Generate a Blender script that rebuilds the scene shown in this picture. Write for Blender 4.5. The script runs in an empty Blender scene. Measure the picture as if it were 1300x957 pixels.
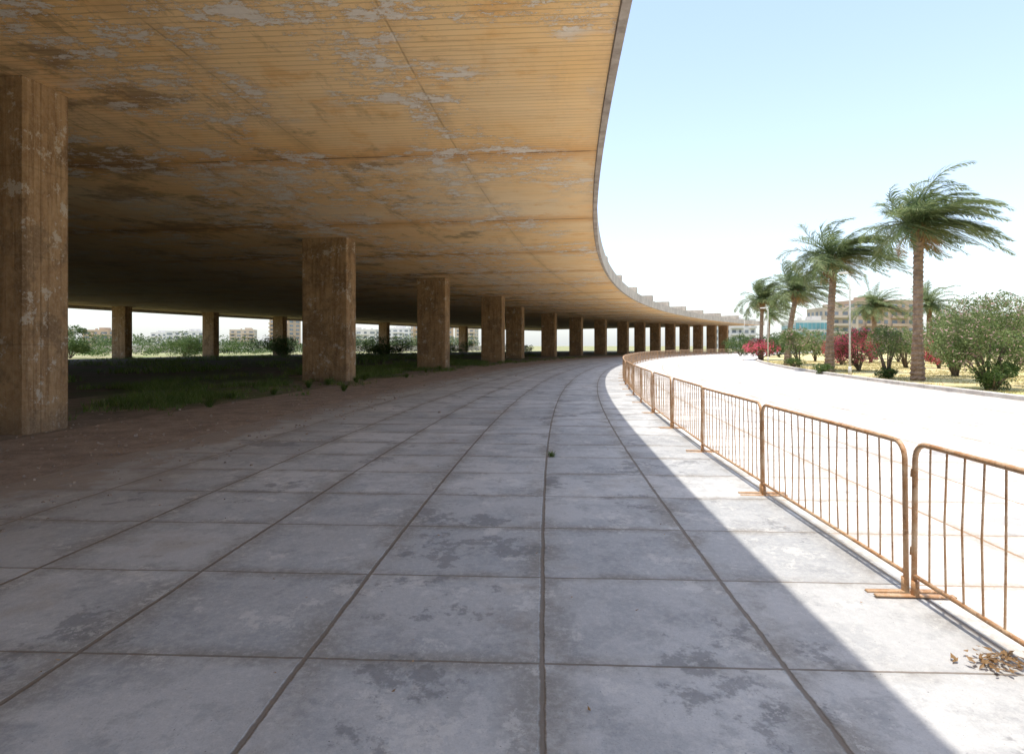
import bpy, bmesh, math, random
from math import sin, cos, pi, radians
from mathutils import Vector, Matrix, noise
random.seed(11)
R=240.0; CX=241.1; CY=-8.0
CEIL=6.48
def P(r,th,z=0.0): return Vector((CX-r*cos(th), CY+r*sin(th), z))
scn=bpy.context.scene
def link(o,parent=None):
    scn.collection.objects.link(o)
    if parent: o.parent=parent
    return o
def mesh_obj(name,verts,faces,mats,parent=None,mi=None,uvs=None,smooth=False):
    me=bpy.data.meshes.new(name)
    me.from_pydata([tuple(v) for v in verts],[],faces)
    for m in (mats if isinstance(mats,list) else [mats]): me.materials.append(m)
    if mi: me.polygons.foreach_set('material_index',mi)
    if uvs:
        l=me.uv_layers.new(name='UVMap')
        flat=[]
        for f in faces:
            for vi in f: flat.extend(uvs[vi])
        l.data.foreach_set('uv',flat)
    if smooth: me.polygons.foreach_set('use_smooth',[True]*len(faces))
    me.update()
    return link(bpy.data.objects.new(name,me),parent)
def empty(name,loc=(0,0,0)):
    e=bpy.data.objects.new(name,None); e.location=loc; e.empty_display_size=.3
    return link(e)

# ---------------------------------------------------------------- materials
class NT:
    def __init__(s,name):
        s.m=bpy.data.materials.new(name); s.m.use_nodes=True
        s.t=s.m.node_tree; s.n=s.t.nodes; s.l=s.t.links
        s.b=s.n['Principled BSDF']; s.b.inputs['Roughness'].default_value=.9
        s.b.inputs['Specular IOR Level'].default_value=.25
    def put(s,sock,v):
        if isinstance(v,bpy.types.NodeSocket): s.l.new(v,sock)
        elif v is not None:
            if isinstance(v,(tuple,list)) and len(v)==3 and sock.type=='RGBA': v=(*v,1)
            sock.default_value=v
    def math(s,op,a,b=None,c=None,clamp=False):
        n=s.n.new('ShaderNodeMath'); n.operation=op; n.use_clamp=clamp
        s.put(n.inputs[0],a); s.put(n.inputs[1],b)
        if c is not None: s.put(n.inputs[2],c)
        return n.outputs[0]
    def noise(s,vec,scale,detail=5,rough=.55,dist=0,out=0):
        n=s.n.new('ShaderNodeTexNoise'); s.put(n.inputs['Vector'],vec)
        n.inputs['Scale'].default_value=scale; n.inputs['Detail'].default_value=min(detail,7)
        n.inputs['Roughness'].default_value=rough; n.inputs['Distortion'].default_value=dist
        return n.outputs[out]
    def white(s,vec):
        n=s.n.new('ShaderNodeTexWhiteNoise'); s.put(n.inputs['Vector'],vec); return n.outputs['Value']
    def mr(s,v,a,b,c=0.,d=1.,smooth=True):
        n=s.n.new('ShaderNodeMapRange'); n.interpolation_type='SMOOTHSTEP' if smooth else 'LINEAR'
        s.put(n.inputs[0],v)
        for i,x in enumerate((a,b,c,d)): s.put(n.inputs[i+1],x)
        return n.outputs[0]
    def mix(s,f,a,b,mode='MIX'):
        n=s.n.new('ShaderNodeMix'); n.data_type='RGBA'; n.blend_type=mode
        s.put(n.inputs[0],f); s.put(n.inputs[6],a); s.put(n.inputs[7],b); return n.outputs[2]
    def coord(s,w='Object'): return s.n.new('ShaderNodeTexCoord').outputs[w]
    def uv(s): return s.n.new('ShaderNodeUVMap').outputs[0]
    def sep(s,v):
        n=s.n.new('ShaderNodeSeparateXYZ'); s.put(n.inputs[0],v); return n.outputs
    def comb(s,x=0.,y=0.,z=0.):
        n=s.n.new('ShaderNodeCombineXYZ'); s.put(n.inputs[0],x);s.put(n.inputs[1],y);s.put(n.inputs[2],z); return n.outputs[0]
    def vmul(s,v,k):
        n=s.n.new('ShaderNodeVectorMath'); n.operation='MULTIPLY'; s.put(n.inputs[0],v); n.inputs[1].default_value=k; return n.outputs[0]
    def vadd(s,v,k):
        n=s.n.new('ShaderNodeVectorMath'); n.operation='ADD'; s.put(n.inputs[0],v); s.put(n.inputs[1],k); return n.outputs[0]
    def bump(s,h,strength=.5,dist=.02):
        n=s.n.new('ShaderNodeBump'); s.put(n.inputs['Height'],h); n.inputs['Strength'].default_value=strength
        n.inputs['Distance'].default_value=dist; s.l.new(n.outputs[0],s.b.inputs['Normal'])
    def island(s): return s.n.new('ShaderNodeNewGeometry').outputs['Random Per Island']
    def col(s,c): s.put(s.b.inputs['Base Color'],c)
def edge_dist(t,x,size,off=0.):
    f=t.math('FRACT',t.math('DIVIDE',t.math('SUBTRACT',x,off),size))
    g=t.math('MINIMUM',f,t.math('SUBTRACT',1.,f))
    return t.math('MULTIPLY',g,size)
def cell(t,x,size,off=0.): return t.math('FLOOR',t.math('DIVIDE',t.math('SUBTRACT',x,off),size))

def paving_mat(name,tone=1.0,warm=(1,1,1),jc=(.15,.125,.10)):
    t=NT(name); uv=t.uv(); x,y,_=t.sep(uv)
    w=t.noise(uv,1.6,3,out=0); ww=t.math('MULTIPLY',t.math('SUBTRACT',w,.5),.022)
    xs=t.math('ADD',x,ww); ys=t.math('ADD',y,ww)
    dx=edge_dist(t,xs,1.18,11.17); dy=edge_dist(t,ys,1.21,0.)
    d=t.math('MINIMUM',t.math('MULTIPLY',dx,1.4),t.math('MULTIPLY',dy,.8))
    jn=t.noise(uv,17,4)
    joint=t.mr(t.math('ADD',d,t.math('MULTIPLY',t.math('SUBTRACT',jn,.5),.016)),.006,.016,.9,0.)
    cx=cell(t,xs,1.18,11.17); cy=cell(t,ys,1.21,0.)
    rnd=t.white(t.comb(cx,cy,3.)); rnd2=t.white(t.comb(cx,cy,9.))
    uvt=t.vadd(uv,t.comb(0.,0.,t.math('MULTIPLY',rnd2,.9)))
    big=t.noise(uv,.30,4,.55); mid=t.noise(uvt,1.3,7,.66); fine=t.noise(uv,21,6,.75); gr=t.noise(uv,90,3,.8)
    c=t.mix(rnd,(.32,.33,.338),(.45,.453,.45))
    c=t.mix(t.mr(mid,.48,.57,0.,.42),c,(.225,.24,.255))
    c=t.mix(t.mr(t.noise(uvt,2.9,7,.72),.52,.60,0.,.36),c,(.19,.197,.205))
    c=t.mix(t.mr(big,.46,.66,0.,.40),c,(.24,.243,.245))
    near=t.mr(d,.0,.22,1.,0.)
    c=t.mix(t.math('MULTIPLY',near,t.mr(mid,.40,.56,.15,.75)),c,(.20,.185,.16))
    c=t.mix(t.mr(fine,.42,.72,0.,.38),c,(.55,.54,.51))
    c=t.mix(t.mr(gr,.45,.8,0.,.38),c,(.15,.15,.15))
    c=t.mix(t.mr(t.noise(uvt,.8,7,.74),.575,.615,0.,.55),c,(.125,.127,.13))
    c=t.mix(t.mr(t.noise(uvt,2.1,7,.8),.57,.61,0.,.45),c,(.54,.53,.50))
    c=t.mix(t.mr(t.noise(uv,.55,6,.7),.57,.68,0.,.35),c,(.27,.225,.18))
    speck=t.noise(uv,60,2,.6); c=t.mix(t.mr(speck,.69,.74,0.,.75),c,(.09,.08,.07))
    c=t.mix(joint,c,jc)
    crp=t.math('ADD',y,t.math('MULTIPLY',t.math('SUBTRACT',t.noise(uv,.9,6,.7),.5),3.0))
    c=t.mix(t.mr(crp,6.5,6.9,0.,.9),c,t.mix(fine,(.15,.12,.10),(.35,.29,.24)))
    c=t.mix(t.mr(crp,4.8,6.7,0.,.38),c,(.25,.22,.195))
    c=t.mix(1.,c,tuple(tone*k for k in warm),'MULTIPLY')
    t.col(c); t.put(t.b.inputs['Roughness'],t.mr(mid,.3,.7,.6,.88))
    h=t.math('ADD',t.math('MULTIPLY',joint,-1.),t.math('MULTIPLY',fine,.35))
    h=t.math('ADD',h,t.math('MULTIPLY',rnd,.15))
    t.bump(h,.6,.012); return t.m

def ceiling_mat():
    t=NT('board_formed_ceiling'); uv=t.uv(); x,y,_=t.sep(uv)
    big=t.noise(uv,.17,4,.6); mid=t.noise(uv,.75,6,.7); fine=t.noise(uv,8,6,.75)
    bay=t.white(t.comb(cell(t,x,8.45,23.9),0.,7.))
    sub=t.white(t.comb(cell(t,x,2.817,23.9),cell(t,y,3.63),2.))
    brd=t.white(t.comb(cell(t,x,.169,23.9),cell(t,y,3.63),1.))
    bl=t.mr(edge_dist(t,x,.169,23.9),.005,.018,1.,0.)
    streak=t.noise(t.vmul(uv,(3.2,.45,1)),1.1,6,.68)
    c=t.mix(t.mr(big,.35,.65),(.97,.64,.30),(.97,.76,.48))
    c=t.mix(t.math('MULTIPLY',bay,.45),c,(.99,.60,.22))
    c=t.mix(t.math('MULTIPLY',sub,.08),c,(.70,.50,.30))
    c=t.mix(t.mr(mid,.52,.68,0.,.6),c,(.84,.45,.15))
    c=t.mix(t.math('MULTIPLY',brd,.14),c,(.58,.38,.19))
    c=t.mix(t.mr(streak,.54,.68,0.,.30),c,(.58,.34,.16))
    s1d=edge_dist(t,x,8.45,23.9); s2d=edge_dist(t,y,3.63,.0)
    s1=t.mr(s1d,.03,.08,1.,0.); s2=t.mr(s2d,.010,.026,.40,0.); s3=t.mr(edge_dist(t,x,2.817,23.9),.01,.03,.3,0.)
    brk=t.mr(t.noise(uv,1.1,4,.6),.40,.55,.25,1.)
    sm=t.math('MULTIPLY',t.math('MAXIMUM',t.math('MAXIMUM',s1,s2),s3),brk)
    nd=t.math('ADD',s1d,t.math('MULTIPLY',t.math('SUBTRACT',mid,.5),2.6))
    c=t.mix(t.mr(nd,-.2,1.3,.65,0.),c,(.72,.32,.07))
    nd2=t.math('ADD',s2d,t.math('MULTIPLY',t.math('SUBTRACT',mid,.45),2.))
    c=t.mix(t.mr(nd2,.0,.4,.28,0.),c,(.50,.30,.14))
    c=t.mix(t.math('MULTIPLY',bl,.34),c,(.34,.20,.10))
    c=t.mix(t.math('MULTIPLY',sm,.75),c,(.20,.11,.055))
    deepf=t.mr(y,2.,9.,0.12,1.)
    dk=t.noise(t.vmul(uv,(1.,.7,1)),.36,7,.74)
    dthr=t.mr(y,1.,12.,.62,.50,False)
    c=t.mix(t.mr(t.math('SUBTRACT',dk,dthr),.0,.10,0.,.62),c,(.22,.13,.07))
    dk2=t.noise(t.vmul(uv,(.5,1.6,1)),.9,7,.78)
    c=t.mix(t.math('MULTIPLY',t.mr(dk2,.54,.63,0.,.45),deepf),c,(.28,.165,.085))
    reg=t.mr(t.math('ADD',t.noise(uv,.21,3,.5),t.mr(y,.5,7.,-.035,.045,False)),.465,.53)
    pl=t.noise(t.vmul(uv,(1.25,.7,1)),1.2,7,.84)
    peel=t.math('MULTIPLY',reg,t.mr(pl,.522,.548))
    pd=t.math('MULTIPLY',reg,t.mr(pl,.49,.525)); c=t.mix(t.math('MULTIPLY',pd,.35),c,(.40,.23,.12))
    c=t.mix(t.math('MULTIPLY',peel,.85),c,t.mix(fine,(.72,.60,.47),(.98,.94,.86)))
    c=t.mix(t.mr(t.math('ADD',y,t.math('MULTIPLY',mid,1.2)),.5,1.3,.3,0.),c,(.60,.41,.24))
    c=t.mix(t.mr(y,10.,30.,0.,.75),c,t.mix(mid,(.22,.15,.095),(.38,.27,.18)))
    t.col(c)
    h=t.math('ADD',t.math('MULTIPLY',bl,-.7),t.math('MULTIPLY',fine,.5))
    h=t.math('ADD',h,t.math('ADD',t.math('MULTIPLY',sm,-1.),t.math('MULTIPLY',peel,-.8)))
    h=t.math('ADD',h,t.math('MULTIPLY',brd,.4))
    t.bump(h,.7,.02); return t.m

def column_mat():
    t=NT('column_concrete'); o=t.coord()
    rnd=t.n.new('ShaderNodeObjectInfo').outputs['Random']
    p=t.vadd(o,t.comb(t.math('MULTIPLY',rnd,50.),0.,t.math('MULTIPLY',rnd,31.))); z=t.sep(o)[2]
    st=t.noise(t.vmul(p,(6,6,.5)),1.,6,.7); mid=t.noise(p,.9,7,.7); fine=t.noise(p,14,6,.8); m2=t.noise(p,2.6,6,.75)
    c=t.mix(t.mr(m2,.36,.64),(.48,.31,.165),(.35,.21,.105))
    c=t.mix(t.mr(st,.46,.62,0.,.62),c,(.20,.11,.05))
    c=t.mix(t.mr(mid,.50,.58,0.,.55),c,(.15,.095,.055))
    c=t.mix(t.mr(t.math('ADD',t.noise(p,1.7,7,.84),t.mr(rnd,0.,1.,-.02,.01)),.575,.595,0.,.75),c,(.60,.53,.44))
    lift=t.mr(edge_dist(t,z,1.62),.006,.022,.3,0.); c=t.mix(lift,c,(.14,.09,.05))
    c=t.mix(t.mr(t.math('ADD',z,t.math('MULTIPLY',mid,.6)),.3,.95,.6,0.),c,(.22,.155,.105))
    c=t.mix(t.mr(fine,.42,.72,0.,.42),c,(.54,.41,.28))
    t.col(c); t.bump(t.math('ADD',t.math('MULTIPLY',fine,1.4),m2),.9,.035); return t.m

def concrete_mat(name,a,b,scale=1.):
    t=NT(name); o=t.coord()
    m=t.noise(o,.8*scale,6,.68); f=t.noise(o,12*scale,5,.7)
    dr=t.noise(t.vmul(o,(2.5,2.5,.25)),1.,5,.6)
    c=t.mix(t.mr(m,.35,.65),a,b); c=t.mix(t.mr(dr,.52,.7,0.,.5),c,tuple(.5*k for k in b))
    t.col(c); t.bump(f,.4,.01); return t.m
def plain(name,c,rough=.7,metal=0.,var=.25,scale=6):
    t=NT(name); o=t.coord(); n=t.noise(o,scale,5,.6)
    t.col(t.mix(t.mr(n,.3,.7),c,tuple(k*(1-var) for k in c))); t.b.inputs['Roughness'].default_value=rough
    t.b.inputs['Metallic'].default_value=metal; return t.m
def rust_mat():
    t=NT('rusty_galvanised_steel'); o=t.coord()
    n=t.noise(o,5,6,.7); f=t.noise(o,60,4,.7)
    c=t.mix(t.mr(n,.38,.6),(.56,.40,.26),(.44,.24,.115))
    c=t.mix(t.mr(f,.5,.7,0.,.55),c,(.60,.52,.42)); c=t.mix(t.mr(t.noise(o,22,5,.8),.55,.62,0.,.6),c,(.20,.09,.04)); t.col(c)
    t.b.inputs['Roughness'].default_value=.6; t.b.inputs['Metallic'].default_value=.05
    t.bump(f,.3,.003); return t.m
def leaf_mat(name,cols,flower=None,ff=.15,trans=.4):
    t=NT(name); i=t.island()
    r=t.n.new('ShaderNodeValToRGB'); t.put(r.inputs[0],i); e=r.color_ramp.elements
    e[0].color=(*cols[0],1); e[1].color=(*cols[-1],1); e[1].position=1.
    for k,cc in enumerate(cols[1:-1]):
        q=e.new((k+1)/(len(cols)-1)); q.color=(*cc,1)
    c=r.outputs[0]
    big=t.noise(t.coord(),1.4,2); c=t.mix(t.mr(big,.35,.65,0.,.5),c,tuple(.55*k for k in cols[0]))
    if flower:
        w=t.math('FRACT',t.math('MULTIPLY',i,37.7))
        fm=t.mr(t.noise(t.coord(),1.1,3),.40,.58,-.25,.25)
        c=t.mix(t.math('LESS_THAN',w,t.math('ADD',fm,ff)),c,t.mix(i,flower,tuple(min(1,k*1.2+.03) for k in flower)))
    t.col(c); t.b.inputs['Roughness'].default_value=.5
    tr=t.n.new('ShaderNodeBsdfTranslucent'); t.put(tr.inputs[0],c)
    mx=t.n.new('ShaderNodeMixShader'); mx.inputs[0].default_value=trans
    t.l.new(t.b.outputs[0],mx.inputs[1]); t.l.new(tr.outputs[0],mx.inputs[2])
    t.l.new(mx.outputs[0],t.n['Material Output'].inputs[0]); return t.m
def soil_mat(name,a,b,green=None,gp=.5,scale=1.):
    t=NT(name); o=t.coord()
    big=t.noise(o,.12*scale,5,.6); m=t.noise(o,1.3*scale,6,.75); f=t.noise(o,16*scale,6,.75)
    c=t.mix(t.mr(m,.35,.65),a,b)
    if green: c=t.mix(t.mr(big,gp-.08,gp+.08),c,t.mix(f,green,tuple(1.8*k for k in green)))
    c=t.mix(t.mr(f,.45,.7,0.,.5),c,tuple(.45*k for k in b)); t.col(c)
    t.bump(t.math('ADD',f,m),.8,.03); return t.m

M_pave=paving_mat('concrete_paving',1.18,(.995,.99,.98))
M_road=paving_mat('sunlit_paving',1.75,(1.,.95,.89),(.19,.125,.075))  # same slabs in a lighter, warmer tone: sunlight put into the colour, more bounce
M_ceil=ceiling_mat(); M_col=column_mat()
M_fascia=concrete_mat('fascia_concrete',(.52,.46,.38),(.40,.35,.29))
M_lip=concrete_mat('edge_lip_concrete',(.50,.43,.36),(.34,.28,.23),2)
M_rust=rust_mat()
M_dirt=soil_mat('dirt',(.29,.235,.19),(.18,.145,.115),(.08,.10,.04),.54)
M_strip=soil_mat('worn_red_paving',(.39,.31,.25),(.25,.195,.16),None,.5,1.3)
M_under=soil_mat('shaded_soil',(.15,.12,.09),(.09,.075,.055),(.06,.08,.03),.52)  # darker soil: shade under the canopy is put into the colour
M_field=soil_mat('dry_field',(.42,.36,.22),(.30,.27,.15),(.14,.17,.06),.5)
M_lawn=soil_mat('dry_lawn',(.68,.55,.30),(.54,.45,.21),(.38,.37,.14),.60,1.6)
M_kerb=concrete_mat('kerb_concrete',(.60,.56,.50),(.46,.42,.38))
M_grass=leaf_mat('grass_blades',[(.08,.14,.025),(.15,.23,.05),(.26,.29,.11)])
M_dryg=leaf_mat('dry_grass_blades',[(.30,.30,.10),(.52,.43,.20),(.62,.51,.26)])
M_leaf=leaf_mat('shrub_leaves',[(.05,.10,.025),(.10,.165,.04),(.17,.22,.07)])
M_leaf2=leaf_mat('light_leaves',[(.10,.16,.045),(.20,.27,.09),(.33,.36,.17)],(.55,.36,.33),.0,.45)
M_boug=leaf_mat('bougainvillea_leaves',[(.07,.12,.03),(.14,.19,.06),(.20,.24,.09)],(.66,.11,.17),.55)
M_palm=leaf_mat('palm_leaflets',[(.11,.17,.065),(.21,.27,.11),(.35,.37,.19)])
M_dead=leaf_mat('dead_fronds',[(.34,.20,.09),(.48,.31,.14)])
M_dist=leaf_mat('distant_foliage',[(.09,.13,.06),(.14,.19,.09),(.21,.25,.13)])
M_bark=concrete_mat('palm_bark',(.34,.24,.165),(.20,.135,.09),4)
M_wood=concrete_mat('shrub_bark',(.18,.14,.10),(.12,.09,.065),5)
M_pole=plain('painted_pole',(.60,.58,.52),.5,.1)
M_glass=plain('window_glass',(.27,.29,.31),.25,0,.5,.2)  # glass paled, haze of distance put into the colour
M_teal=plain('curtain_glass',(.16,.36,.40),.15,0,.4,.1)

# ---------------------------------------------------------------- setting
def ring(name,r0,r1,t0,t1,z,mat,nt=160,nr=4,parent=None):
    vs=[];uv=[];fs=[]
    for i in range(nt+1):
        th=t0+(t1-t0)*i/nt
        for j in range(nr+1):
            r=r0+(r1-r0)*j/nr
            vs.append(P(r,th,z)); uv.append((241*th,r-R))
    for i in range(nt):
        for j in range(nr):
            a=i*(nr+1)+j; fs.append((a,a+nr+1,a+nr+2,a+1))
    o=mesh_obj(name,vs,fs,mat,parent,uvs=uv)
    if o.data.polygons[0].normal.z<0: o.data.flip_normals()
    return o
T0,T1=-.36,.715
mesh_obj('ground',[(-3000,-3000,-.02),(3000,-3000,-.02),(3000,3000,-.02),(-3000,3000,-.02)],[(0,1,2,3)],M_field)
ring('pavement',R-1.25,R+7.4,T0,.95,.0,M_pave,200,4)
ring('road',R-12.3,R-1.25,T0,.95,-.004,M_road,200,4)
ring('worn_paving_strip',R+7.4,R+10.4,T0,.8,-.006,M_strip,200,3)
ring('dirt',R+10.4,R+16,T0,.8,-.010,M_dirt,200,3)
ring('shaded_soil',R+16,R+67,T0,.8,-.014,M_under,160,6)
ring('lawn',R-110,R-12.3,T0,.95,-.008,M_lawn,160,6)

def profile_ring(name,prof,t0,t1,nt,mats,mi=None,parent=None):
    vs=[];uv=[];fs=[];k=len(prof);m=[]
    for i in range(nt+1):
        th=t0+(t1-t0)*i/nt
        for (r,z) in prof: vs.append(P(r,th,z)); uv.append((241*th,r-R))
    for i in range(nt):
        for j in range(k):
            a=i*k+j;b=i*k+(j+1)%k
            fs.append((a,b,b+k,a+k)); m.append(mi[j] if mi else 0)
    fs.append(tuple(range(k))[::-1]); fs.append(tuple(range(nt*k,nt*k+k))); m+= [mi[1] if mi else 0]*2
    o=mesh_obj(name,vs,fs,mats,parent,mi=m,uvs=uv)
    bm=bmesh.new(); bm.from_mesh(o.data); bmesh.ops.recalc_face_normals(bm,faces=bm.faces); bm.to_mesh(o.data); bm.free()
    return o
profile_ring('lawn_kerb',[(R-12.25,-.02),(R-12.25,.12),(R-12.27,.14),(R-12.45,.14),(R-12.45,-.02)],T0,.95,220,[M_kerb])
can=empty('concrete_canopy')
FT=.85
pr=[(R,CEIL-.03),(R,CEIL+FT),(R+66.5,CEIL+FT),(R+66.5,CEIL-.35),(R+66.0,CEIL-.35),(R+66.0,CEIL),(R+.16,CEIL),(R+.14,CEIL-.03)]
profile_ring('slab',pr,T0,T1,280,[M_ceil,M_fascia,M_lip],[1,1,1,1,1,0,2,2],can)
vs=[];fs=[]
def addbox(vs,fs,pts8):
    b=len(vs); vs.extend(pts8)
    for f in ((0,3,2,1),(4,5,6,7),(0,1,5,4),(1,2,6,5),(2,3,7,6),(3,0,4,7)): fs.append(tuple(b+i for i in f))
th=.228-.052*11
while th<T1-.02:
    d=.45/R
    q=[(R+.3,th-d),(R+.3,th+d),(R+65,th+d),(R+65,th-d)]
    addbox(vs,fs,[P(a,b,CEIL+FT-.02) for a,b in q]+[P(a,b,CEIL+FT+.8) for a,b in q])
    th+=.052
mesh_obj('roof_beams',vs,fs,M_fascia,can)
def column_mesh(wx,wy,seed):
    rr=random.Random(seed); h=CEIL+.01; c=.035
    def side(L):
        out=[]; p=0
        while p<L-2*c-.001:
            w=min(.16,L-2*c-p); off=rr.uniform(0,.014)
            out.append((p+c+.006,off)); out.append((p+c+w-.006,off))
            if p+w<L-2*c-.01: out.append((p+c+w,-.014))
            p+=w
        return out
    pts=[]
    for (ox,oy,dx,dy,nx,ny,L) in ((-wx/2,-wy/2,1,0,0,-1,wx),(wx/2,-wy/2,0,1,1,0,wy),(wx/2,wy/2,-1,0,0,1,wx),(-wx/2,wy/2,0,-1,-1,0,wy)):
        for (t_,o_) in side(L): pts.append((ox+dx*t_+nx*o_,oy+dy*t_+ny*o_))
    n=len(pts); lv=[-.05,.0,1.6,3.2,4.8,h]
    vs=[(x,y,z) for z in lv for (x,y) in pts]; fs=[]
    for k in range(len(lv)-1):
        for i in range(n):
            a=k*n+i;b=k*n+(i+1)%n; fs.append((a,b,b+n,a+n))
    me=bpy.data.meshes.new('concrete_column'); me.from_pydata(vs,[],fs); me.materials.append(M_col); return me
cm=column_mesh(2.15,1.05,3)
def put_xy(x,y,sx=1.):
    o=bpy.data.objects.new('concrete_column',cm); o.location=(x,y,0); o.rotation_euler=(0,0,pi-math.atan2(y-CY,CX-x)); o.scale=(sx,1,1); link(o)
def put_col(r,th):
    p=P(r,th); put_xy(p.x,p.y)
for k in range(-5,4):
    th=.0795+.068*k
    put_col(R+10.3+max(th,0)*6+1.08-(.12 if k==0 else 0),th)
for (x,y) in ((.4,80),(5.6,95),(11.0,108),(16.6,118),(22.2,126),(27,133),(31.5,138.5),(35.8,142.5),(40,146),(44,149),(48,151.5),(51.5,153.5)):
    put_xy(x,y)
for k in range(-9,10):
    th=.291+.048*k
    if th<.62: put_col(R+62.6,th)

# ---------------------------------------------------------------- crowd barriers
def tube(vs,fs,pts,rad,n=8,cap=True):
    pts=[Vector(p) for p in pts]; b0=len(vs); prev=None
    for i,p in enumerate(pts):
        d=(pts[min(i+1,len(pts)-1)]-pts[max(i-1,0)]).normalized()
        u=d.orthogonal().normalized() if prev is None else (prev-d*prev.dot(d)).normalized()
        prev=u; v=d.cross(u); r=rad[i] if isinstance(rad,(list,tuple)) else rad
        for k in range(n):
            a=2*pi*k/n; vs.append(p+u*(r*cos(a))+v*(r*sin(a)))
    for i in range(len(pts)-1):
        for k in range(n):
            a=b0+i*n+k;b=b0+i*n+(k+1)%n; fs.append((a,b,b+n,a+n))
    if cap:
        fs.append(tuple(b0+k for k in range(n))[::-1]); e=b0+(len(pts)-1)*n; fs.append(tuple(e+k for k in range(n)))
PL=2.75
def barrier_mesh(seed):
    rr=random.Random(seed); vs=[];fs=[]; x0,x1=.035,PL-.035; zt=.975; zb=.13; c=.11
    arc=lambda cx,cz,a0,a1:[(cx+c*cos(a0+(a1-a0)*k/6),0,cz+c*sin(a0+(a1-a0)*k/6)) for k in range(7)]
    frame=[(x0,0,.0)]+arc(x0+c,zt-c,pi,pi/2)+arc(x1-c,zt-c,pi/2,0)+[(x1,0,.0)]
    tube(vs,fs,frame,.017,10)
    tube(vs,fs,[(x0,0,zb),(x1,0,zb)],.014,8)
    n=17
    for k in range(1,n):
        x=x0+(x1-x0)*k/n; j=rr.uniform(-.010,.010)*(2.5 if rr.random()<.12 else 1); jj=rr.uniform(-.014,.014)
        tube(vs,fs,[(x,0,zb),(x+j,jj,.55),(x,0,zt-.012)],.0062,6,False)
    for x in (x0+.012,x1-.012):
        w=.02; L=.25
        addbox(vs,fs,[Vector(p) for p in ((x-w,-L,.0),(x+w,-L,.0),(x+w,L,.0),(x-w,L,.0),(x-w,-L*.97,.012),(x+w,-L*.97,.012),(x+w,L*.97,.012),(x-w,L*.97,.012))])
        tube(vs,fs,[(x,0,.012),(x,0,.10)],.024,8)
    for z in (.30,.80): tube(vs,fs,[(x1,0,z),(x1+.035,.0,z),(x1+.04,0,z-.05)],.007,6)
    me=bpy.data.meshes.new('crowd_barrier'); me.from_pydata([tuple(v) for v in vs],[],fs); me.materials.append(M_rust)
    me.polygons.foreach_set('use_smooth',[len(f)==4 for f in fs]); return me
bms=[barrier_mesh(s) for s in range(3)]
rf=R-1.15
s0=math.asin((4.05-CY)/rf); dth=PL/rf
for k in range(-4,52):
    ta=s0+k*dth; a=P(rf,ta); b=P(rf,ta+dth); d=b-a
    o=bpy.data.objects.new('crowd_barrier',bms[k%3]); o.location=a+Vector((random.uniform(-.02,.02) if k>3 else 0,0,.002))
    o.rotation_euler=(random.uniform(-.012,.012),random.uniform(-.003,.003),math.atan2(d.y,d.x)+random.uniform(-.008,.008)); link(o)

# ---------------------------------------------------------------- vegetation
def leaves(center,rad,n,size,vs,fs,shell=.55,rr=random):
    cx,cy,cz=center
    for _ in range(n):
        while True:
            v=Vector((rr.uniform(-1,1),rr.uniform(-1,1),rr.uniform(-1,1)))
            if v.length<1: break
        L=max(v.length,.01); v=v*((shell+(1-shell)*L)/L if rr.random()<.6 else rr.uniform(.8,1.25))
        p=Vector((cx+v.x*rad[0],cy+v.y*rad[1],cz+v.z*rad[2]))
        q=Vector((rr.gauss(0,1),rr.gauss(0,1),rr.gauss(0,1)+.3)).normalized()
        u=q.orthogonal().normalized(); u=Matrix.Rotation(rr.uniform(0,6.28),3,q)@u; w=q.cross(u)
        s=size*rr.uniform(.6,1.3); b=len(vs)
        vs.extend([p-u*s,p+w*s*.38+q*s*.1,p+u*s,p-w*s*.38+q*s*.1]); fs.append((b,b+1,b+2,b+3))
def shrub(name,loc,h,w,mat,seed,nclump=16,dens=240,size=.07,stems=5,bare=.25,fill=1.):
    rr=random.Random(seed); e=empty(name,loc); vs=[];fs=[];sv=[];sf=[]
    for k in range(nclump):
        a=rr.uniform(0,6.28); q=math.sqrt(rr.random())*.85; z=h*(bare+(1-bare)*rr.uniform(.08,.9))
        sh=math.sqrt(max(.12,1-((z/h-.55)/.6)**2)); c=(cos(a)*q*w/2*sh,sin(a)*q*w/2*sh,z)
        r0=rr.uniform(.11,.25)*w
        leaves(c,(r0,r0,r0*.7*min(1,h/w+.3)),int(dens*rr.uniform(.6,1.4)*(r0/w/.2)),size,vs,fs,.5,rr)
        if k<stems*2:
            tube(sv,sf,[(rr.uniform(-.1,.1),rr.uniform(-.1,.1),-.02),(c[0]*.4,c[1]*.4,c[2]*.5),c],[.05,.035,.012],6)
    leaves((0,0,h*.6),(w*.5,w*.5,h*.40),int(dens*2*fill),size,vs,fs,.1,rr)
    for k in range(nclump):
        a=rr.uniform(0,6.28); el=rr.uniform(-.2,1.4); d=Vector((cos(a)*cos(el),sin(a)*cos(el),sin(el)))
        c=Vector((d.x*w*.52,d.y*w*.52,h*.58+d.z*h*.42))
        leaves(c,(w*.07,w*.07,w*.09),int(dens*.12),size,vs,fs,.2,rr)
    mesh_obj('foliage',vs,fs,mat,e); mesh_obj('stems',sv,sf,M_wood,e,smooth=True); return e
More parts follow.
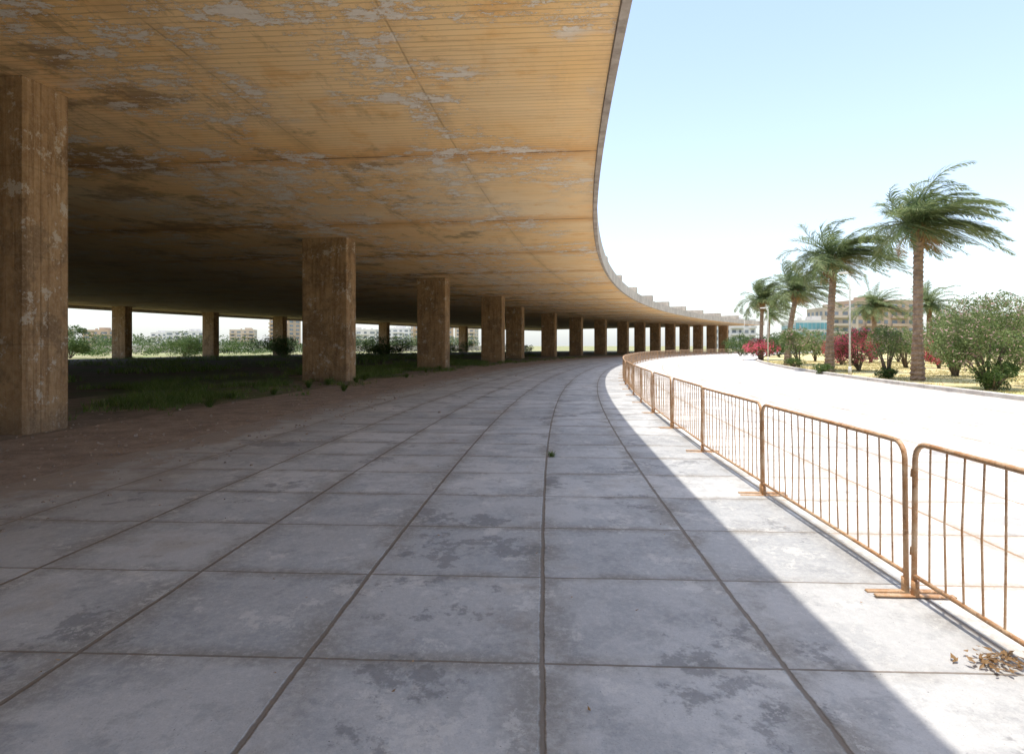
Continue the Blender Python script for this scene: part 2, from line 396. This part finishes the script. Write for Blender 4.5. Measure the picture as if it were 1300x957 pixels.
def palm(loc,h,seed,flen=3.2,nf=58,lean=(.2,.0),wind=.16,name='palm_tree',rt=.24,dy=0):
    rr=random.Random(seed); e=empty(name,loc); vs=[];fs=[]
    n=int(h/.11); ax=lambda t:Vector((lean[0]*t*t,lean[1]*t*t,h*t))
    m=14
    for i in range(n+1):
        t=i/n; r=rt*(1.28-.45*min(1,t*3)) if t<.33 else rt*.83
        if t>.86: r*=1+.5*(t-.86)/.14
        r*= (1.10 if i%2 else .92); c=ax(t)
        for k in range(m):
            a=2*pi*(k+(i%4)*.5)/m; r2=r*(1+.10*((k+i)%2)-.05+rr.uniform(-.04,.04)); vs.append(c+Vector((r2*cos(a),r2*sin(a),0)))
    for i in range(n):
        for k in range(m):
            a=i*m+k;b=i*m+(k+1)%m; fs.append((a,b,b+m,a+m))
    mesh_obj('trunk',vs,fs,M_bark,e)
    top=ax(1.); lv=[];lf=[];dv=[];df=[];rv=[];rfc=[]
    W=Vector((1,.15+dy,.02))
    for k in range(nf):
        dead = k>=nf-6
        az=rr.uniform(0,6.28); el=radians(rr.uniform(-50,-15)) if dead else math.asin(rr.uniform(-.25,.97))
        d=Vector((cos(az)*cos(el),sin(az)*cos(el),sin(el)))
        L=flen*rr.uniform(.75,1.1)*(.5 if dead else 1)*(1.-.18*max(0,-d.x)); ns=18; ds=L/ns
        wk=wind*rr.uniform(.5,1.4)
        p=top+Vector((d.x*.15,d.y*.15,rr.uniform(-.25,.15))); pts=[p.copy()]; dirs=[d.copy()]
        for s in range(ns):
            t=s/ns
            d=(d+W*wk*(.25+t*1.3)*(0.5 if dead else 1)+Vector((0,0,-.03-.075*t))+Vector((rr.gauss(0,.016),rr.gauss(0,.016),rr.gauss(0,.016)))).normalized()
            p=p+d*ds; pts.append(p.copy()); dirs.append(d.copy())
        tube(rv,rfc,pts,[.03*(1-.8*i/ns) for i in range(ns+1)],4,False)
        V,F=(dv,df) if dead else (lv,lf)
        nl=int(L/.055)
        for s in range(3,nl):
            t=s/nl; x=t*ns; i=min(int(x),ns-1); f=x-i; c=pts[i].lerp(pts[i+1],f); tg=dirs[i].lerp(dirs[i+1],f).normalized()
            sd=tg.cross(Vector((0,0,1)))
            if sd.length<.1: sd=Vector((0,1,0))
            sd.normalize(); up=sd.cross(tg)
            ll=flen*.20*(math.sin(pi*min(1,.18+t*.8))**.6)*rr.uniform(.75,1.2)
            for sg in (-1,1):
                q=(tg*.7+sd*sg*rr.uniform(.4,.95)+up*rr.uniform(-.15,.4)).normalized()
                q1=(q+W*wk*1.8+Vector((0,0,-.12))).normalized()
                q2=(q1+W*wk*2.6+Vector((0,0,-.35))).normalized()
                wv=q1.cross(up).normalized()*.5+tg*.4; wv=wv.normalized()*.019*(flen/3)**.3
                m1=c+q1*ll*.5; m2=m1+q2*ll*.5; b=len(V)
                V.extend([c-wv*.7,c+wv*.7,m1+wv,m1-wv,m2]); F.append((b,b+1,b+2,b+3)); F.append((b+3,b+2,b+4))
    mesh_obj('fronds',lv,lf,M_palm,e); mesh_obj('dead_fronds',dv,df,M_dead,e)
    mesh_obj('frond_ribs',rv,rfc,M_palm,e)
    bv=[];bf=[]
    for k in range(60):
        a=k*2.4; z=top.z-.05-.9*(k/60); c=ax(z/h); o=Vector((cos(a),sin(a),0)); r0=rt*.8
        tube(bv,bf,[c+o*r0*.8+Vector((0,0,-.05)),c+o*(r0+.08)+Vector((0,0,.1)),c+o*(r0+.13)+Vector((0,0,.28))],[.05,.045,.02],5)
    mesh_obj('leaf_bases',bv,bf,M_dead,e); return e
def at(px,d): return ((px-650)/800*d,d,0.)
palm(at(1165,29.),7.2,1,3.6,96,(.05,.0),.16)
palm(at(1053,38.8),7.1,2,4.2,88,(.35,.0),.18)
palm(at(1000,52),6.2,3,3.9,74,(.9,.1),.16)
palm(at(966,71),6.9,4,4.4,64,(.2,.0),.14)
palm(at(1110,76),6.4,5,4.0,64,(0,0),.04,rt=.3)
palm(at(1180,66),6.0,6,3.5,56,(0,0),.05,rt=.3)
palm(at(975,95),6.5,7,3.6,44,(.2,0),.12)
palm(at(1240,110),6.5,8,3.4,40,(0,0),.08)

shrub('oleander_shrub',at(1256,23.2),3.35,3.5,M_leaf2,21,44,380,.055,8,.26,.7)
shrub('oleander_shrub',at(1345,24.5),3.2,3.0,M_leaf2,22,30,300,.055,8,.25,.6)
shrub('low_shrub',at(1262,22.6),.95,1.5,M_leaf,23,12,260,.05,5,.05)
shrub('oleander_shrub',at(1212,33),3.2,2.8,M_leaf2,24,26,260,.065,8,.2,.7)
shrub('small_tree',at(1126,31),2.55,1.7,M_leaf2,25,20,150,.055,4,.42,.5)
shrub('low_shrub',at(1126,30.8),.5,1.,M_leaf,26,8,160,.05,4,.05)
shrub('bougainvillea_shrub',at(1090,40),2.6,2.8,M_boug,27,22,240,.07,6,.2,.7)
shrub('bougainvillea_shrub',at(1068,54),2.2,3.0,M_boug,48,16,220,.08,6,.1)
shrub('bougainvillea_shrub',at(1192,45),2.0,2.4,M_boug,38,14,220,.075,6,.2)
shrub('small_tree',at(1150,46),2.4,2.6,M_leaf2,28,14,220,.075,6,.25)
shrub('small_tree',at(1014,48),2.9,2.6,M_leaf2,29,18,200,.075,4,.35,.6)
shrub('low_shrub',at(1045,36),.55,1.2,M_leaf,30,8,160,.05,4,.05)
shrub('low_shrub',at(1008,47),.7,1.6,M_leaf,39,8,160,.06,4,.05)
shrub('bougainvillea_shrub',at(966,70),2.2,3.6,M_boug,31,14,240,.1,5,.1)
shrub('small_tree',at(1105,60),2.8,3.8,M_leaf,33,12,260,.09,5,.15)
shrub('small_tree',at(1035,66),3.0,4.0,M_leaf2,32,14,260,.1,4,.2)
shrub('small_tree',at(1140,62),3.2,4,M_leaf2,34,14,300,.1,4,.3)
shrub('small_tree',at(990,88),3.0,4,M_leaf,35,12,260,.12,4,.2)
shrub('small_tree',at(940,100),3.4,5,M_leaf,49,12,260,.12,4,.1)
shrub('small_tree',at(1290,55),4.2,5,M_leaf,36,14,400,.1,4,.2)
shrub('small_tree',at(1245,60),3.8,4.5,M_leaf2,37,14,360,.1,4,.2)
shrub('small_tree',at(1175,74),3.4,5,M_leaf,50,14,300,.1,4,.1)

def treeline(name,pts,hmin,hmax,wr,mat,seed,dens=60,size=.35,step=3.):
    rr=random.Random(seed); vs=[];fs=[]
    for (x0,y0,x1,y1) in pts:
        L=math.hypot(x1-x0,y1-y0); n=int(L/step)
        for i in range(n):
            t=(i+rr.random())/n; h=rr.uniform(hmin,hmax)
            w=rr.uniform(.6,1.)*wr; x=x0+(x1-x0)*t+rr.uniform(-2,2); y=y0+(y1-y0)*t+rr.uniform(-4,4)
            for q in range(4):
                leaves((x+rr.uniform(-.5,.5)*w,y+rr.uniform(-.5,.5)*w,h*(.3+.17*q)),(w*.55,w*.55,h*.24),dens,size,vs,fs,.5,rr)
    return mesh_obj(name,vs,fs,mat)
treeline('distant_trees',[(46,120,140,108),(66,180,260,170)],2.6,5.5,4.5,M_dist,41,70,.28,2.5)
treeline('distant_trees',[(-110,150,-10,215),(-170,190,-40,260)],2.4,5.6,5.5,M_dist,42,60,.4,3.8)
treeline('shrub_row',[(-74,96,-30,132),(-60,110,-10,150),(-62,90,-40,106),(-30,104,5,140)],.9,3.2,3.4,M_leaf,43,80,.16,2.5)
shrub('round_shrub',(-57.5,82,0),4.1,5.0,M_leaf,44,14,400,.12,4,.02)
shrub('round_shrub',(-50,96,0),2.6,6,M_leaf,45,14,300,.12,4,.02)
shrub('round_shrub',(-37,100,0),3.0,7,M_leaf,46,14,300,.12,4,.02)
shrub('round_shrub',(-22,108,0),3.2,7,M_leaf,47,14,300,.12,4,.02)

def blades(name,region,n,h,w,mat,seed,thr=.0,sc=.25):
    rr=random.Random(seed); vs=[];fs=[]
    c=0
    while c<n:
        r=rr.uniform(region[0],region[1]); th=rr.uniform(region[2],region[3]); p=P(r,th,-.01)
        q=noise.noise(p*sc)+.4*noise.noise(p*sc*4)
        if q<thr:
            c+=.25; continue
        c+=1
        hh=h*rr.uniform(.4,1.2)*(1+max(0,q-thr))
        for _ in range(3):
            a=rr.uniform(0,6.28); b=len(vs); u=Vector((cos(a),sin(a),0)); ln=Vector((rr.gauss(0,.35),rr.gauss(0,.35),1))*hh
            o=p+Vector((rr.uniform(-.05,.05),rr.uniform(-.05,.05),0))
            vs.extend([o-u*w,o+u*w,o+ln*.6+u*w*.6,o+ln*.6-u*w*.6,o+ln+Vector((ln.x*.4,ln.y*.4,-.1*hh))]); fs.append((b,b+1,b+2,b+3)); fs.append((b+3,b+2,b+4))
    return mesh_obj(name,vs,fs,mat)
blades('weeds',(R+11.4,R+19,.08,.30),15000,.24,.009,M_grass,51,.13,.35)
blades('weeds',(R+19,R+62,.10,.45),10000,.34,.02,M_grass,52,.18,.16)
blades('weeds',(R+9.4,R+13.0,.09,.40),4500,.18,.008,M_grass,53,.24,.6)
blades('lawn_grass',(R-30,R-12.6,.05,.34),26000,.07,.010,M_dryg,54,-.15,.3)
def tuft(name,loc,n,h,mat,seed,w=.004):
    rr=random.Random(seed); vs=[];fs=[]
    for _ in range(n):
        a=rr.uniform(0,6.28); b=len(vs); u=Vector((-sin(a),cos(a),0))*w; o=Vector(loc)+Vector((rr.gauss(0,.02),rr.gauss(0,.02),0)); hh=h*rr.uniform(.4,1); s=rr.uniform(.2,1.1)
        m=o+Vector((cos(a)*s,sin(a)*s,1.)).normalized()*hh*.6; t=m+Vector((cos(a)*s*1.6,sin(a)*s*1.6,.5)).normalized()*hh*.4
        vs.extend([o-u,o+u,m+u,m-u,t]); fs.append((b,b+1,b+2,b+3)); fs.append((b+3,b+2,b+4))
    mesh_obj(name,vs,fs,mat)
tuft('grass_tuft',(.57,9.1,0),70,.13,M_grass,61)
for i,(r_,t_,s_) in enumerate(((10.6,.115,62),(10.9,.135,63),(10.2,.098,64),(11.2,.155,65),(9.6,.16,66),(10.6,.185,67),(8.9,.122,68),(10.9,.128,69),(11.0,.108,70),(10.8,.15,71),(10.4,.142,72),(10.9,.20,73))):
    p=P(R+r_,t_); tuft('weed_clump',(p.x,p.y,0),130,.34+.05*(i%4),M_grass,s_,.009)
rr=random.Random(71); vs=[];fs=[]
for k in range(260):
    if k<110: x,y=2.46+rr.gauss(0,.09),3.15+rr.gauss(0,.06)
    else: y=rr.uniform(2.3,18); x=rr.uniform(-5,3)
    s=rr.uniform(.012,.03)*(1 if k<110 else .55); a=rr.uniform(0,6.28); u=Vector((cos(a),sin(a),rr.uniform(-.4,.4)))*s; w=Vector((-sin(a),cos(a),rr.uniform(-.3,.3)))*s*.45
    c=Vector((x,y,.012+ (rr.uniform(0,.03) if k<110 else 0))); b=len(vs)
    vs.extend([c-u,c+w,c+u+Vector((0,0,s*.4)),c-w]); fs.append((b,b+1,b+2,b+3))
mesh_obj('dry_leaves',vs,fs,M_dead)
vs=[];fs=[]
for k in range(3200):
    th=rr.uniform(.045,.25); r=R+7+abs(rr.gauss(0,2.8)) if rr.random()<.8 else R+7-abs(rr.gauss(0,.8)); c=P(r,th,.0); s=rr.uniform(.006,.03)*(2. if rr.random()<.05 else 1)
    pts=[]
    for z,q in ((0,1.),(s*.7,.7)):
        for i in range(4):
            a=i*pi/2+rr.uniform(-.4,.4); pts.append(c+Vector((cos(a)*s*q*rr.uniform(.7,1.2),sin(a)*s*q*rr.uniform(.7,1.2),z)))
    addbox(vs,fs,pts)
mesh_obj('rubble',vs,fs,M_strip)

# ---------------------------------------------------------------- street lamps
def street_lamp(loc,h,arm=-.9):
    e=empty('street_lamp',loc); vs=[];fs=[]
    tube(vs,fs,[(0,0,0),(0,0,.5)],[.09,.08],10); tube(vs,fs,[(0,0,.5),(0,0,h*.6),(0,0,h)],[.055,.045,.035],10)
    mesh_obj('pole',vs,fs,M_pole,e,smooth=True); vs=[];fs=[]
    tube(vs,fs,[(0,0,h-.05),(arm*.15,0,h+.08),(arm*.5,0,h+.12),(arm,0,h+.12)],[.03,.028,.025,.022],8)
    mesh_obj('arm',vs,fs,M_pole,e,smooth=True); vs=[];fs=[]
    a=arm; addbox(vs,fs,[Vector(p) for p in ((a-.28,-.09,h+.07),(a+.22,-.12,h+.07),(a+.22,.12,h+.07),(a-.28,.09,h+.07),(a-.22,-.06,h+.16),(a+.18,-.08,h+.19),(a+.18,.08,h+.19),(a-.22,.06,h+.16))])
    mesh_obj('lamp_head',vs,fs,M_pole,e)
street_lamp(at(1079,33.5),5.35,-.35); street_lamp(at(975,62),5.2,-.5); street_lamp(at(945,105),6,-.5)

# ---------------------------------------------------------------- buildings
def building(loc,w,d,st,wall,rot=0.,sh=3.1,bays=6,balc=True,name='apartment_building',glass=None,seed=0):
    rr=random.Random(seed); e=empty(name,loc); e.rotation_euler=(0,0,rot); glass=glass or M_glass
    def bx(V,F,x0,x1,y0,y1,z0,z1): addbox(V,F,[Vector(p) for p in ((x0,y0,z0),(x1,y0,z0),(x1,y1,z0),(x0,y1,z0),(x0,y0,z1),(x1,y0,z1),(x1,y1,z1),(x0,y1,z1))])
    H=st*sh; V=[];F=[]; bx(V,F,-w/2,w/2,-d/2,d/2,0,H); sx=rr.uniform(-.3,.1); bx(V,F,w*sx,w*(sx+.25),-d*.2,d*.2,H,H+2.6)
    mesh_obj('walls',V,F,wall,e)
    V=[];F=[]; pt=.25
    for (a,b,c,dd) in ((-w/2-.05,w/2+.05,-d/2-.05,-d/2+pt),(-w/2-.05,w/2+.05,d/2-pt,d/2+.05),(-w/2-.05,-w/2+pt,-d/2+pt,d/2-pt),(w/2-pt,w/2+.05,-d/2+pt,d/2-pt)): bx(V,F,a,b,c,dd,H-.1,H+.9)
    for k in range(rr.randint(2,5)):
        x=rr.uniform(-w*.42,w*.42); bx(V,F,x,x+1.2,-d*.3,-d*.3+1.2,H+.02,H+1.9)
    mesh_obj('parapet_and_tanks',V,F,wall,e)
    V=[];F=[];B=[];G=[]; bw=w/bays; db=d/max(2,int(d/bw)); nb=max(2,int(d/bw))
    for s in range(st):
        z=s*sh+.9
        for k in range(bays):
            x=-w/2+(k+.5)*bw; ww=bw*(.18,.30,.22,.34)[(k*3+seed)%4] if balc else bw*.46
            for sg in (-1,1):
                y=sg*d/2; bx(V,F,x-ww,x+ww,min(y,y+sg*.06),max(y,y+sg*.06),z,z+(1.5 if balc else 2.4))
            if balc and s>0 and (k+seed)%3!=1:
                bx(B,G,x-bw*.5,x+bw*.5,-d/2-1.3,-d/2-.002,s*sh-.1,s*sh+.08); bx(B,G,x-bw*.5,x+bw*.5,-d/2-1.3,-d/2-1.2,s*sh+.081,s*sh+.95)
        for k in range(nb):
            y=-d/2+(k+.5)*db
            for sg in (-1,1):
                x=sg*w/2; bx(V,F,min(x,x+sg*.06),max(x,x+sg*.06),y-db*.28,y+db*.28,z,z+1.6)
    mesh_obj('windows',V,F,glass,e)
    if B: mesh_obj('balconies',B,G,wall,e)
walls=[plain('render_'+str(i),c,.9,0,.15,.2) for i,c in enumerate([(.64,.60,.54),(.50,.37,.26),(.70,.67,.63),(.50,.44,.39),(.56,.46,.35)])]
building((150,262,0),26,16,6,walls[1],.1,3.2,7,seed=1)
building((131,258,0),14,14,5,walls[4],.0,3.2,4,seed=7)
building((112,240,0),13,16,3,walls[0],-.1,3.4,9,False,'glass_office_building',M_teal,2)
building((104,300,0),18,14,4,walls[2],.1,3.3,6,seed=3)
building((190,320,0),28,16,4,walls[2],.0,3.2,6,seed=4)
building((240,330,0),30,16,5,walls[4],.0,3.2,6,seed=5)
bl=random.Random(9); x=-350
while x<-5:
    w=bl.uniform(16,34); d=bl.uniform(420,620)
    building((x*d/400,d,0),w,16,bl.randint(4,7),walls[bl.choice((0,1,2,2,0,4))],bl.uniform(-.3,.3),3.1,max(3,int(w/5)),seed=int(x)+500)
    x+=w*400/d+bl.choice((-3,2,6,12,24))
vs=[];fs=[]
A=Vector((-110,120,0)); B_=Vector((5,215,0)); n=60
for k in range(n):
    a=A.lerp(B_,k/n); b=A.lerp(B_,(k+1)/n-.002); nn=Vector((-(B_-A).y,(B_-A).x,0)).normalized()*.15
    addbox(vs,fs,[a-nn,b-nn,b+nn,a+nn]+[q+Vector((0,0,1.5)) for q in (a-nn,b-nn,b+nn,a+nn)])
    addbox(vs,fs,[q+Vector((0,0,1.502)) for q in (a-nn*1.3,b-nn*1.3,b+nn*1.3,a+nn*1.3)]+[q+Vector((0,0,1.6)) for q in (a-nn*1.3,b-nn*1.3,b+nn*1.3,a+nn*1.3)])
mesh_obj('boundary_wall',vs,fs,M_fascia)

# ---------------------------------------------------------------- light
sh=Vector((.46,.85,-(CEIL+FT))).normalized()
sun=bpy.data.lights.new('sun','SUN'); sun.energy=5; sun.angle=radians(.5); sun.color=(1,.94,.85)
so=bpy.data.objects.new('sun',sun); so.rotation_euler=sh.to_track_quat('-Z','Y').to_euler(); so.location=(0,0,40); link(so)
elev=math.asin(-sh.z); to=-sh; az=math.atan2(to.x,to.y)
w=bpy.data.worlds.new('World'); scn.world=w; w.use_nodes=True; nt=w.node_tree; N=nt.nodes.new; K=nt.links.new
sk=N('ShaderNodeTexSky'); sk.sky_type='NISHITA'; sk.sun_disc=False; sk.sun_elevation=elev; sk.sun_rotation=az
sk.air_density=1.; sk.dust_density=2.5; sk.ozone_density=1.5; sk.altitude=0
# bright summer haze on top of the clear-sky model, thickening towards the horizon
mul=N('ShaderNodeMix'); mul.data_type='RGBA'; mul.blend_type='MULTIPLY'; mul.inputs[0].default_value=1
K(sk.outputs[0],mul.inputs[6]); mul.inputs[7].default_value=(1.5,1.5,1.5,1)
tc=N('ShaderNodeTexCoord'); sp=N('ShaderNodeSeparateXYZ'); K(tc.outputs['Generated'],sp.inputs[0])
m1=N('ShaderNodeMapRange'); m1.inputs[1].default_value=0.; m1.inputs[2].default_value=.62; m1.inputs[3].default_value=1; m1.inputs[4].default_value=0; K(sp.outputs[2],m1.inputs[0])
pw=N('ShaderNodeMath'); pw.operation='POWER'; K(m1.outputs[0],pw.inputs[0]); pw.inputs[1].default_value=1.7
hz=N('ShaderNodeMix'); hz.data_type='RGBA'; K(pw.outputs[0],hz.inputs[0]); hz.inputs[6].default_value=(1.5,2.0,2.75,1); hz.inputs[7].default_value=(3.9,4.1,4.1,1)
add=N('ShaderNodeMix'); add.data_type='RGBA'; add.blend_type='ADD'; add.inputs[0].default_value=1
K(mul.outputs[2],add.inputs[6]); K(hz.outputs[2],add.inputs[7])
bg=nt.nodes['Background']; bg.inputs[1].default_value=.15; K(add.outputs[2],bg.inputs[0])
# ---------------------------------------------------------------- camera
cam=bpy.data.cameras.new('camera'); cam.sensor_width=36; cam.lens=36*800/1300; cam.clip_end=6000; cam.clip_start=.05
cam.shift_y=-39.5/1300
co=bpy.data.objects.new('camera',cam); co.location=(0,0,1.6); co.rotation_euler=(radians(90),0,0); link(co); scn.camera=co
scn.view_settings.view_transform='Standard'; scn.view_settings.look='None'; scn.view_settings.exposure=0
